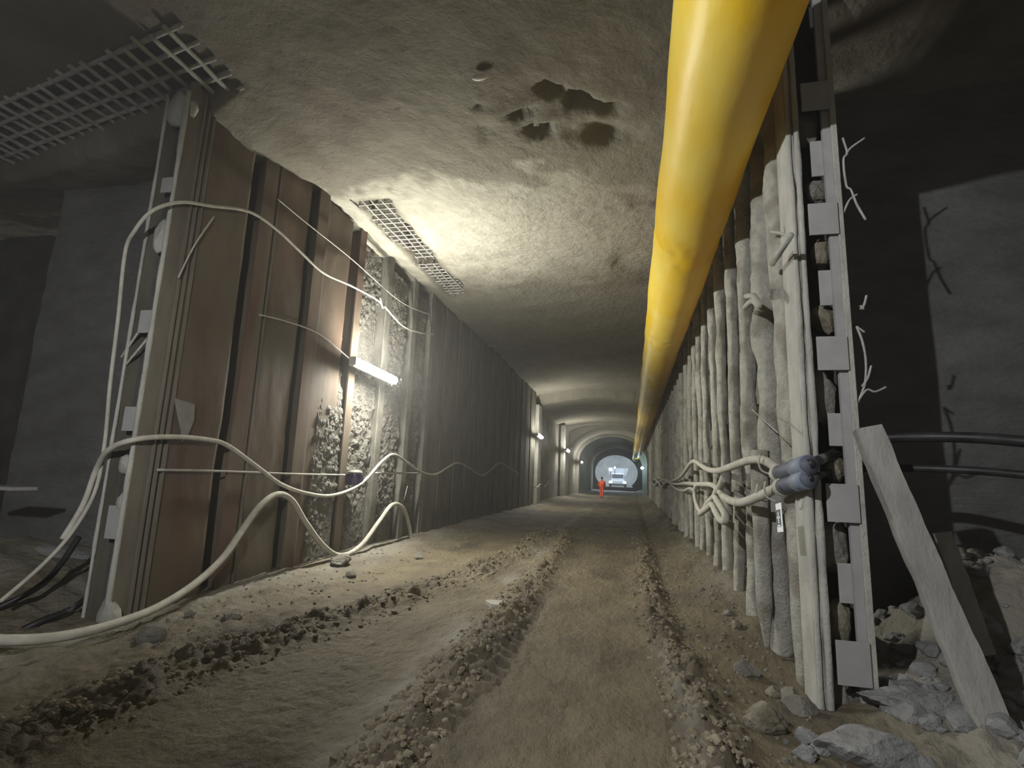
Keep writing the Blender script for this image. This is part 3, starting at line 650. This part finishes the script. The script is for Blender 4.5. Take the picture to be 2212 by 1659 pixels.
# torn pale paper scrap on the first plate
c = at(395, 905, 0, LX + .04)
V = [(LX + .045, c.y + a, c.z + b2) for a, b2 in ((-.17, .24), (.15, .20), (.17, .0), (.10, -.22), (.02, -.30), (.0, -.15), (-.08, .02))]
nv = len(V); V2 = V + [(v[0] - .01, v[1], v[2]) for v in V]
tag(MB().add(V2, [tuple(range(nv)), tuple(range(2 * nv - 1, nv - 1, -1))] + [(i, nv + i, nv + (i + 1) % nv, (i + 1) % nv) for i in range(nv)]).build('cement_splash', mat('grey_splash', (.15, .145, .13), (.22, .21, .19), 6, .9, .3, 40)), 'pale grey splash patch stuck to the first rusty plate', 'splash patch')

# ---------------------------------------------------------------- cable bundle, right
def rc(name, pix, r, label, m='cable', cat='cable', **k):
    pts = [at(p[0], p[1], 0, p[2]) for p in pix]
    o = MB().tube(smoothpath(pts, 8), r, 12, noise=k.get('noise', 0)).build(name, M[m], smooth=True); return tag(o, label, cat)
rc('cable', [(1450, 1040, 1.28), (1470, 1030, 1.25), (1490, 1003, 1.22), (1502, 997, 1.20), (1525, 1012, 1.18), (1548, 1017, 1.15), (1580, 1008, 1.12), (1620, 994, 1.17), (1652, 995, 1.24), (1678, 1012, 1.31), (1690, 1020, 1.33)], .042, 'upper thick dusty cable arching from the right column into the bundle')
rc('cable', [(1562, 1072, 1.12), (1580, 1082, 1.10), (1605, 1085, 1.10), (1640, 1072, 1.19), (1665, 1060, 1.26), (1690, 1048, 1.32)], .045, 'lower thick dusty cable sagging between pole and blue sleeve')
rc('cable', [(1430, 1035, 1.3), (1455, 1045, 1.28), (1480, 1044, 1.25), (1505, 1046, 1.22), (1535, 1047, 1.18), (1550, 1056, 1.14), (1560, 1070, 1.12)], .040, 'middle dusty cable running straight into the hanging loops')
rc('cable', [(1503, 1048, 1.2), (1500, 1065, 1.18), (1505, 1090, 1.16), (1515, 1105, 1.15), (1530, 1085, 1.13), (1545, 1070, 1.12)], .038, 'leftmost dusty cable loop hanging in the bundle')
rc('cable', [(1512, 1110, 1.14), (1528, 1098, 1.12), (1538, 1090, 1.1), (1546, 1105, 1.09), (1556, 1122, 1.08), (1566, 1125, 1.08), (1566, 1110, 1.09), (1556, 1092, 1.1), (1545, 1070, 1.12), (1556, 1050, 1.12), (1562, 1035, 1.13)], .045, 'thick dusty cable loop turning up at the bundle bottom')
rc('cable', [(1420, 1042, 1.34), (1440, 1036, 1.3), (1455, 1052, 1.28), (1475, 1060, 1.26), (1490, 1055, 1.24), (1500, 1060, 1.22)], .035, 'small dusty cable wriggling behind the loops')
rc('far_cable', [(1408, 1044, 1.32), (1414, 1034, 1.3), (1420, 1040, 1.3), (1426, 1032, 1.3), (1434, 1044, 1.3), (1442, 1038, 1.3), (1450, 1046, 1.3)], .05, 'upper zigzag cable looping pole to pole deep on the right side')
rc('far_cable', [(1406, 1036, 1.32), (1414, 1048, 1.3), (1422, 1041, 1.3), (1430, 1052, 1.3), (1438, 1043, 1.3), (1450, 1040, 1.3)], .05, 'lower zigzag cable looping pole to pole deep on the right side')
for k, (py, off) in enumerate(((1012, 0), (1050, 0))):
    a = at(1682 if k == 0 else 1690, 1023 if k == 0 else 1052, 0, 1.32); b2 = at(1748, 1003 if k == 0 else 1034, 0, 1.38)
    t = thing('cable_sleeve', ('upper' if k == 0 else 'lower') + ' blue-grey rubber sleeve joining a cable at the right column', 'cable sleeve', tuple(a))
    sl = part('sleeve', MB().tube([a, a.lerp(b2, .5), b2], .072, 16), M['sleeve'], t, smooth=True)
    d = (b2 - a)
    part('tape_band', MB().tube([a + d * .62, a + d * .98], .080, 16), M['tape'], t, smooth=True).parent = sl
    part('end_ring', MB().tube([a - d * .04, a + d * .06], .082, 16), M['cable'], t, smooth=True)
# straps
for k, (px, py) in enumerate(((1650, 1062), (1668, 1058), (1655, 1000))):
    c = at(px, py, 0, 1.22)
    rod('cable_tie', [c + Vector((-.05, 0, .07)), c + Vector((-.06, .02, 0)), c + Vector((-.03, .05, -.07)), c + Vector((.04, .06, -.1))], .009, M['cable'], ('left loose tie on the lower thick cable', 'right loose tie on the lower thick cable by the sleeve', 'loose tie on the upper thick cable')[k], 'cable tie')
# black cables running on across the chamber
def bc(pts, r, label):
    o = MB().tube(smoothpath(pts, 10), r, 14).build('black_cable', M['black'], smooth=True); tag(o, label, 'cable')
bc([at(1748, 1003, 0, 1.38), at(1790, 985, 1, 5.02) , at(1830, 968, 1, 5.15), at(1900, 948, 1, 5.1), at(2000, 944, 1, 4.9), at(2110, 946, 1, 4.7), at(2212, 954, 1, 4.5), at(2330, 966, 1, 4.3)], .042, 'upper black cable crossing in front of the right chamber wall')
bc([at(1748, 1034, 0, 1.38), at(1790, 1022, 1, 5.02), at(1830, 1014, 1, 5.15), at(1900, 1012, 1, 5.1), at(2000, 1012, 1, 4.9), at(2110, 1017, 1, 4.7), at(2212, 1026, 1, 4.5), at(2330, 1040, 1, 4.3)], .030, 'lower black cable crossing in front of the right chamber wall')

# tag
c = at(1684, 1118, 0, 1.16); c0 = at(1690, 1090, 0, 1.16); c1_ = at(1678, 1148, 0, 1.16)
t = thing('paper_tag', 'small white paper tag with a plus mark on the slender pole', 'tag', tuple(c))
hh = (c0.z - c1_.z) / 2
rot = Matrix.Rotation(-.12, 3, 'X')
card = part('card', MB().box((c.x - .003, c.y - .085, c.z - hh), (c.x, c.y + .085, c.z + hh), rot, c), M['paper'], t)
part('print', MB().box((c.x - .006, c.y - .05, c.z - hh * .62), (c.x - .003, c.y + .085, c.z + hh * .55), rot, c), M['ink'], t).parent = card
cr = MB().box((c.x - .009, c.y - .035, c.z - .008), (c.x - .006, c.y + .045, c.z + .008), rot, c).box((c.x - .009, c.y - .002, c.z - .045), (c.x - .006, c.y + .012, c.z + .045), rot, c).box((c.x - .009, c.y - .035, c.z - .07), (c.x - .006, c.y + .045, c.z - .058), rot, c)
part('mark', cr, M['paper'], t).parent = card

# ---------------------------------------------------------------- strut and planks, right chamber
def beam(name, a, b2, w, d, m, label, cat, seed=0, upv=(0, 1, 0)):
    a = Vector(a); b2 = Vector(b2); t_ = (b2 - a).normalized(); f = Vector(upv); f = (f - t_ * f.dot(t_)).normalized(); s_ = t_.cross(f)
    n = 40; V = []
    for i in range(n + 1):
        p = a.lerp(b2, i / n)
        for j, (u_, v_) in enumerate(((-1, -1), (0, -1.03), (1, -1), (1, 1), (0, 1.03), (-1, 1))):
            q = 1 + .10 * float(fbm(i * .35 + j * 5, seed, seed, 3))
            V.append(p + s_ * (u_ * w / 2 * q) + f * (v_ * d / 2 * q))
    Fc = [(i * 6 + j, i * 6 + (j + 1) % 6, (i + 1) * 6 + (j + 1) % 6, (i + 1) * 6 + j) for i in range(n) for j in range(6)] + [(5, 4, 3, 2, 1, 0), tuple(n * 6 + j for j in range(6))]
    return tag(MB().add(V, Fc).build(name, m, bevel=0), label, cat)
a = at(1872, 925, 1, 4.72); b2 = at(2192, 1680, 1, 4.25)
beam('timber_strut', a, b2, .19, .10, M['timber'], 'dust-caked timber strut leaning by the right laced column', 'timber strut', 3)
a = at(2035, 1150, 1, 5.2); b2 = at(2130, 1415, 1, 5.1)
beam('plank', a, b2, .13, .03, M['timber'], 'splintered dim plank leaning just behind the timber strut', 'plank', 5)
rod('thin_stick', [at(1995, 1480, 1, 5.0), at(2040, 1545, 1, 4.9), at(2090, 1600, 1, 4.8)], .02, M['timber'], 'thin dark stick lying on the grey muck heap', 'stick')

# hanging rebar bits, right
def rb(segs, yy, label):
    mbr = MB()
    for s_ in segs: mbr.tube(smoothpath([at(p[0], p[1], 1, yy) for p in s_], 5), .010, 7, noise=.4, seed=4, nsc=20)
    tag(mbr.build('rebar_end', M['rebar'], smooth=True), label, 'rebar')
rb([[(1820, 298), (1830, 330), (1822, 345), (1828, 400), (1838, 410), (1850, 440), (1870, 475)], [(1868, 298), (1840, 318), (1828, 332)], [(1852, 420), (1835, 432), (1822, 460)]], 4.93, 'crossed pale rebar ends sticking out high on the right chamber wall')
rb([[(1872, 638), (1866, 660), (1858, 668)], [(1858, 660), (1866, 668)]], 4.93, 'short pale rebar stub halfway up the right chamber wall')
rb([[(1850, 705), (1862, 735), (1870, 775), (1868, 830), (1848, 880)], [(1882, 790), (1875, 815), (1862, 835)], [(1914, 836), (1890, 846), (1872, 842), (1852, 868)], [(1850, 705), (1868, 718)]], 4.93, 'branching pale rebar ends above the leaning strut')

# ---------------------------------------------------------------- rocks
def stone(px, py, r_, seed, label, m='stone', sq=(1, 1, .75), sub=4):
    p = at(px, py, 2, .06); z = fz(p.x, p.y)
    V, Fc = rock((0, 0, 0), r_, seed, sq, sub)
    o = MB().add(V, Fc).build('rock', M[m], smooth=False); o.location = (p.x, p.y, z + r_ * sq[2] * .45); tag(o, label, 'rock'); return o
stone(1614, 1447, .115, 5, 'angular pale rock standing alone at the right wall foot', sq=(1, .8, .8))
stone(1650, 1560, .15, 6, 'rounded muddy boulder with a dark hollow in the puddled corner', 'brownstone', sq=(1.1, .9, .8))
stone(1725, 1530, .12, 7, 'pale blocky rock near the foot of the right column', sq=(1.1, .8, .7))
stone(1705, 1500, .08, 8, 'small pale rock just behind the blocky one by the right column')
stone(1672, 1490, .07, 9, 'low flat rock between the lone rock and the column foot', 'brownstone')
stone(1745, 1590, .08, 10, 'small grey rock left of the grey muck, upper one', 'grayrock')
stone(1735, 1622, .075, 11, 'small grey rock at the bottom edge left of the muck', 'grayrock')
stone(1775, 1612, .085, 12, 'grey rock touching the muck heap at the bottom', 'grayrock')
stone(1880, 1640, .24, 13, 'large pale grey boulder in front of the muck heap', 'grayrock', sq=(1.3, .9, .5))
stone(1960, 1560, .24, 14, 'flat grey slab of rock on top of the muck heap', 'grayrock', sq=(1.5, .9, .4))
stone(2040, 1590, .20, 15, 'angular grey rock beside the timber strut foot', 'grayrock', sq=(1.2, .9, .6))
stone(1590, 1370, .07, 16, 'brown stone at the foot of the second knobbly pole', 'brownstone')
stone(1575, 1345, .06, 17, 'pale stone at the foot of the third knobbly pole')
stone(325, 1372, .15, 18, 'round mud-caked stone under the thick hose at left', 'stone', sq=(1, .8, .9))
stone(500, 1330, .10, 19, 'flat pale stone along the left wall foot', sq=(1.3, .9, .6))
stone(410, 1325, .06, 20, 'small white stone between the hose and the left wall')
stone(735, 1222, .16, 21, 'lumpy stone heap under the lowest sag of the hose', sq=(1, 1.4, .8))
stone(758, 1240, .09, 22, 'pale round stone in front of the hose sag')
stone(905, 1200, .12, 23, 'pale stone at the bottom end of the looping hose')
# mounds in left chamber
for k, (px, py, yy, r_, lab) in enumerate(((120, 1215, 6.0, .55, 'big pale sheet-covered mound behind the left column'), (60, 1330, 5.2, .5, 'low grey slab mound at the left edge'), (150, 1310, 5.5, .45, 'smooth grey lump beside the foot of the left column'))):
    p = at(px, py, 1, yy)
    V, Fc = rock((0, 0, 0), r_, 90 + k, (1.4, .8, .55), 4, .5)
    o = MB().add(V, Fc).build('mound', M['grayrock'], smooth=True); o.location = (p.x, p.y, p.z - .1); tag(o, lab, 'mound')
rod('black_hose', [at(-20, 1320, 1, 4.6), at(80, 1270, 1, 4.9), at(130, 1220, 1, 5.2), at(170, 1160, 1, 5.4)], .035, M['black'], 'black hose rising between the mounds left of the column', 'hose')
rod('black_hose', [at(-20, 1400, 1, 4.4), at(70, 1350, 1, 4.6), at(150, 1318, 1, 4.9), at(190, 1290, 1, 5.1)], .035, M['black'], 'black hose lying over the low slab at the left edge', 'hose')
c = at(8, 1050, 1, 5.0)
tag(MB().box((c.x - .5, c.y, c.z - .05), (c.x + .12, c.y + .3, c.z - .01)).build('metal_sheet', M['plate']), 'sliver of pale metal sheet at the left picture edge', 'metal sheet')

# ---------------------------------------------------------------- roof mesh
def rmesh(name, cx0, cx1, y0, y1, z, step, skew, label, r_=.014, zf=None):
    mbm = MB()
    xs_ = np.arange(cx0, cx1 + .01, step); ys_ = np.arange(y0, y1 + .01, step)
    jr = random.Random(int(y0 * 100))
    for x in xs_:
        dz = jr.uniform(-.025, .025); ya = y0 - jr.uniform(0, .12); yb = y1 + jr.uniform(-.05, .12)
        mbm.tube([(x + .012 * math.sin(y * 3 + x * 7), y + skew * (cx1 - x), z + dz) for y in np.linspace(ya, yb, 12)], r_, 5, noise=.5, seed=3, nsc=9)
    for y in ys_: mbm.tube([(x, y + skew * (cx1 - x), z + .02) for x in np.linspace(cx0, cx1, 30)], r_, 5, noise=.5, seed=4, nsc=9)
    return tag(mbm.build('rebar_mesh', M['rebar'], smooth=True), label, 'rebar mesh')
rmesh('rebar_mesh', -10.2, -5.0, 4.22, 5.25, CZ - .06, .25, .18, 'bare rebar mesh grid hanging from the roof at top left', .032)
rmesh('rebar_mesh', -5.15, -4.4, 8.3, 11.0, CZ + .03, .19, 0, 'nearer strip of bare rebar mesh at the roof edge above the big lamp', .018)
rmesh('rebar_mesh', -5.1, -4.45, 11.4, 13.6, CZ + .03, .19, 0, 'farther strip of bare rebar mesh at the roof edge beyond the lamp', .018)

# ---------------------------------------------------------------- far section of the tunnel
def section(name, prof, y0, y1, m, amp=.05, seed=0, dy=.5):
    """prof: (x, z) outline from left foot over the crown to right foot"""
    ysn = np.arange(y0, y1 + .01, dy); pr = np.array(prof); k = len(pr)
    V = []; 
    for y in ysn:
        for j in range(k):
            n_ = amp * float(fbm(j * .5, y * .5, seed, 3)); cx0 = pr[:, 0].mean()
            d = Vector((pr[j, 0] - cx0, 0, pr[j, 1] - 2.5)).normalized()
            V.append((pr[j, 0] + d.x * n_, y, pr[j, 1] + d.z * n_))
    Fc = [(i * k + j, (i + 1) * k + j, (i + 1) * k + j + 1, i * k + j + 1) for i in range(len(ysn) - 1) for j in range(k - 1)]
    return structure(link(name, V, Fc, m, smooth=True))
def ring(name, inner, outer, y0, y1, m):
    k = len(inner); V = [(x, y0, z) for x, z in inner] + [(x, y0, z) for x, z in outer] + [(x, y1, z) for x, z in inner] + [(x, y1, z) for x, z in outer]
    Fc = []
    for j in range(k - 1):
        Fc += [(j, k + j, k + j + 1, j + 1), (2 * k + j, 2 * k + j + 1, 3 * k + j + 1, 3 * k + j), (j, j + 1, 2 * k + j + 1, 2 * k + j), (k + j, 3 * k + j, 3 * k + j + 1, k + j + 1)]
    return structure(link(name, V, Fc, m))
def arch(x0, x1, spring, top, n=28, zb=-.1):
    cx0 = (x0 + x1) / 2; hw = (x1 - x0) / 2
    return [(x0, zb), (x0, spring * .5)] + [(cx0 - hw * math.cos(math.pi * i / n), spring + (top - spring) * math.sin(math.pi * i / n) ** .9) for i in range(n + 1)] + [(x1, spring * .5), (x1, zb)]
big = arch(-6.3, 2.3, 6.0, 7.2); 
# portal frames that step the roof down
P1 = arch(-5.45, 1.7, 5.5, 6.35); P1o = arch(-6.6, 2.9, 8.4, 9.4)
ring('trim_1', P1, P1o, 46.6, 47.6, M['lining'])
ring('trim_4', arch(-5.6, 1.75, 3.4, 6.2), P1o, 47.5, 47.9, M['lining'])
section('wall_vault', arch(-5.6, 1.75, 3.4, 6.2), 47.6, 80, M['lining'], .06, 5, .6)
P2 = arch(-5.25, 1.45, 3.3, 5.95); ring('trim_2', P2, arch(-5.9, 2.1, 3.6, 6.6), 54, 54.8, M['lining'])
P3 = arch(-5.1, 1.25, 3.0, 5.6); ring('trim_3', P3, arch(-5.9, 2.1, 3.6, 6.6), 68, 69.5, M['lining'])
# bulkhead with a round opening
oc = at(1331, 1021, 1, 80); rw = 44 / F * 80; 
zc_ = at(1331, 983, 1, 80).z; 
inner = []
for i in range(41):
    th = math.radians(225 - 270 * i / 40); inner.append((oc.x + rw * math.cos(th), max(oc.z + (zc_ - oc.z) * 1.0 * math.sin(th), at(1331, 1052, 1, 80).z)))
outer = [(oc.x + 6 * math.cos(math.radians(225 - 270 * i / 40)), oc.z + 6 * math.sin(math.radians(225 - 270 * i / 40))) for i in range(41)]
inner = [inner[0]] + inner + [inner[-1]]; outer = [(outer[0][0], -1.5)] + outer + [(outer[-1][0], -1.5)]
ring('wall_bulkhead', inner, outer, 80, 81.2, M['dark'])
sill = at(1331, 1052, 1, 80).z
structure(MB().box((oc.x - 5, 80, -.2), (oc.x + 5, 81.2, sill)).build('wall_sill', M['dark']))
# lit chamber beyond
V = MB()
V.box((oc.x - 7, 104, -1), (oc.x + 7, 104.3, 9)); V.box((oc.x - 7.3, 81, -1), (oc.x - 7, 104, 9)); V.box((oc.x + 7, 81, -1), (oc.x + 7.3, 104, 9)); V.box((oc.x - 7, 81, 8.7), (oc.x + 7, 104, 9))
structure(V.build('wall_back', mat('pale_far_concrete', (.42, .44, .44), (.6, .62, .62), .7, .9, .5, 3, dist=.1)))
light('shaft_daylight', 'AREA', (oc.x, 90, 8.4), 420, (.80, .90, 1.0), 8, (oc.x, 91, 0))
# machine beyond the opening
tx = oc.x - .1; ty = 93
t = thing('dump_truck', 'pale dump truck facing the viewer in the bright far opening', 'truck', (tx, ty, sill))
z0 = sill - .2
cab = part('cab', MB().box((tx - 1.1, ty, z0 + .9), (tx + 1.1, ty + 1.6, z0 + 2.3)), M['truck'], t, bevel=.12)
wsc = part('windscreen', MB().box((tx - .95, ty - .03, z0 + 1.5), (tx + .95, ty, z0 + 2.15)), M['glass'], t, bevel=.02)
wsc.parent = cab
bon = part('bonnet', MB().box((tx - 1.2, ty - .5, z0 + .55), (tx + 1.2, ty, z0 + 1.15)), M['truck'], t, bevel=.08)
part('skip', MB().add([(tx - 1.4, ty + 1.5, z0 + 1.5), (tx + 1.4, ty + 1.5, z0 + 1.5), (tx + 1.4, ty + 5, z0 + 1.5), (tx - 1.4, ty + 5, z0 + 1.5), (tx - 1.8, ty + 1, z0 + 3.2), (tx + 1.8, ty + 1, z0 + 3.2), (tx + 1.8, ty + 5.4, z0 + 3), (tx - 1.8, ty + 5.4, z0 + 3)], [(0, 3, 2, 1), (0, 1, 5, 4), (1, 2, 6, 5), (2, 3, 7, 6), (3, 0, 4, 7)]), M['truck'], t)
for s_ in (-1, 1):
    part('wheel', MB().tube([(tx + s_ * 1.25 - .2, ty + .3, z0 + .5), (tx + s_ * 1.25 + .2, ty + .3, z0 + .5)], .5, 20), M['tyre'], t, smooth=False)
    part('headlight', MB().box((tx + s_ * 1.17 - .25, ty - .56, z0 + .62), (tx + s_ * 1.17 + .25, ty - .48, z0 + .98)), M['headlight'], t, bevel=.03).parent = bon
part('bumper', MB().box((tx - 1.4, ty - .6, z0 + .25), (tx + 1.4, ty - .4, z0 + .5)), M['tyre'], t, bevel=.03)
def bulb(px, py, y, r_, m, lab):
    c = at(px, py, 1, y); V, Fc = rock((0, 0, 0), r_, 1, (1, 1, 1), 2, 0)
    t = thing('flood_light', lab, 'lamp', tuple(c))
    part('bulb', MB().tube([(c.x, c.y - .06, c.z), (c.x, c.y + .02, c.z)], r_, 16), m, t)
    part('shell', MB().tube([(c.x, c.y + .02, c.z), (c.x, c.y + .2, c.z)], [r_ * 1.15, r_ * .6], 16), M['tyre'], t)
    part('stand', MB().tube([(c.x, c.y + .12, c.z), (c.x, c.y + .12, c.z - 1.2)], .04, 8), M['tyre'], t)
bulb(1319, 1014, 84, .24, M['coolhot'], 'cool white flood light inside the far opening')
bulb(1328, 1010, 84, .12, M['coolhot'], 'small cool light right of the far flood light')
c = at(1387, 1011, 1, 66); c.x = min(c.x, 1.25)
t = thing('work_light', 'tiny bluish work light on the far right side by the duct end', 'lamp', tuple(c))
part('bulb', MB().tube([(c.x, c.y - .05, c.z), (c.x, c.y + .1, c.z)], .16, 12), M['cool'], t)
part('bracket', MB().box((c.x, c.y - .02, c.z - .04), (c.x + .5, c.y + .02, c.z + .04)), M['housing'], t)

# ---------------------------------------------------------------- person
fp = at(1300, 1078, 2, 0)
px_, py_ = fp.x, fp.y; zf_ = fz(px_, py_)
t = thing('person', 'person in orange high-visibility overalls and dark helmet walking in the far tunnel', 'person', (px_, py_, zf_))
def skin_mesh(name, verts, edges, radii, m, parent):
    me = bpy.data.meshes.new(name); me.from_pydata(verts, edges, []); me.materials.append(m)
    o = bpy.data.objects.new(name, me); COL.objects.link(o); o.parent = parent
    sk = o.modifiers.new('skin', 'SKIN')
    if not me.skin_vertices: me.attributes
    bm = bmesh.new(); bm.from_mesh(me); lay = bm.verts.layers.skin.verify()
    for v, r0 in zip(bm.verts, radii): v[lay].radius = (r0[0], r0[1]) if hasattr(r0, '__len__') else (r0, r0); v[lay].use_root = (v.index == 0)
    bm.to_mesh(me); bm.free()
    sb = o.modifiers.new('sub', 'SUBSURF'); sb.levels = 2; sb.render_levels = 2
    for p_ in me.polygons: p_.use_smooth = True
    return o
KK = 1.0
def scalev(vs): return [(a * KK, b3 * KK, c * KK) for a, b3, c in vs]
bv = [(0, 0, .95), (0, 0, 1.15), (0, 0, 1.38), (0, 0, 1.50), (0, .01, 1.60), (0, .01, 1.70),
      (-.10, 0, .90), (-.09, .10, .50), (-.08, .02, .10), (-.08, .18, .05),
      (.10, 0, .90), (.07, -.12, .50), (.05, -.22, .10), (.05, -.10, .04),
      (-.20, 0, 1.40), (-.27, .02, 1.12), (-.20, .16, .95), (-.18, .22, .92),
      (.20, 0, 1.40), (.27, -.02, 1.12), (.24, .10, .95), (.22, .16, .90)]
be = [(0, 1), (1, 2), (2, 3), (3, 4), (4, 5), (0, 6), (6, 7), (7, 8), (8, 9), (0, 10), (10, 11), (11, 12), (12, 13), (2, 14), (14, 15), (15, 16), (16, 17), (2, 18), (18, 19), (19, 20), (20, 21)]
br = [.13, .13, .15, .055, .085, .095, .085, .06, .04, .035, .085, .06, .04, .035, .055, .042, .032, .025, .055, .042, .032, .025]
skin_mesh('body', scalev(bv), be, br, M['skin'], t)
cv = bv[:3] + bv[6:9] + bv[10:13] + bv[14:17] + bv[18:21]
ce = [(0, 1), (1, 2), (0, 3), (3, 4), (4, 5), (0, 6), (6, 7), (7, 8), (2, 9), (9, 10), (10, 11), (2, 12), (12, 13), (13, 14)]
crd = [.18, .18, .20, .11, .085, .07, .11, .085, .07, .09, .075, .055, .09, .075, .055]
skin_mesh('overalls', scalev(cv), ce, crd, M['hivis'], t)
V, Fc = rock((0, .01, 1.72), 1, 3, (.12, .14, .10), 3, 0)
link('helmet', V, Fc, M['helmet'], t, True)

# ---------------------------------------------------------------- dust haze hanging in the tunnel
hz = bpy.data.materials.new('dust_haze'); hz.use_nodes = True; nt = hz.node_tree; nt.nodes.remove(nt.nodes['Principled BSDF'])
vs = nt.nodes.new('ShaderNodeVolumeScatter'); vs.inputs['Color'].default_value = (.93, .92, .88, 1); vs.inputs['Density'].default_value = .0042; vs.inputs['Anisotropy'].default_value = .55
nt.links.new(vs.outputs[0], nt.nodes['Material Output'].inputs['Volume'])
o = MB().box((-16, -7, -1), (10, 79, 8)).build('dust_haze', hz)
tag(o, 'thin dust haze filling the tunnel air', 'haze', kind='stuff')
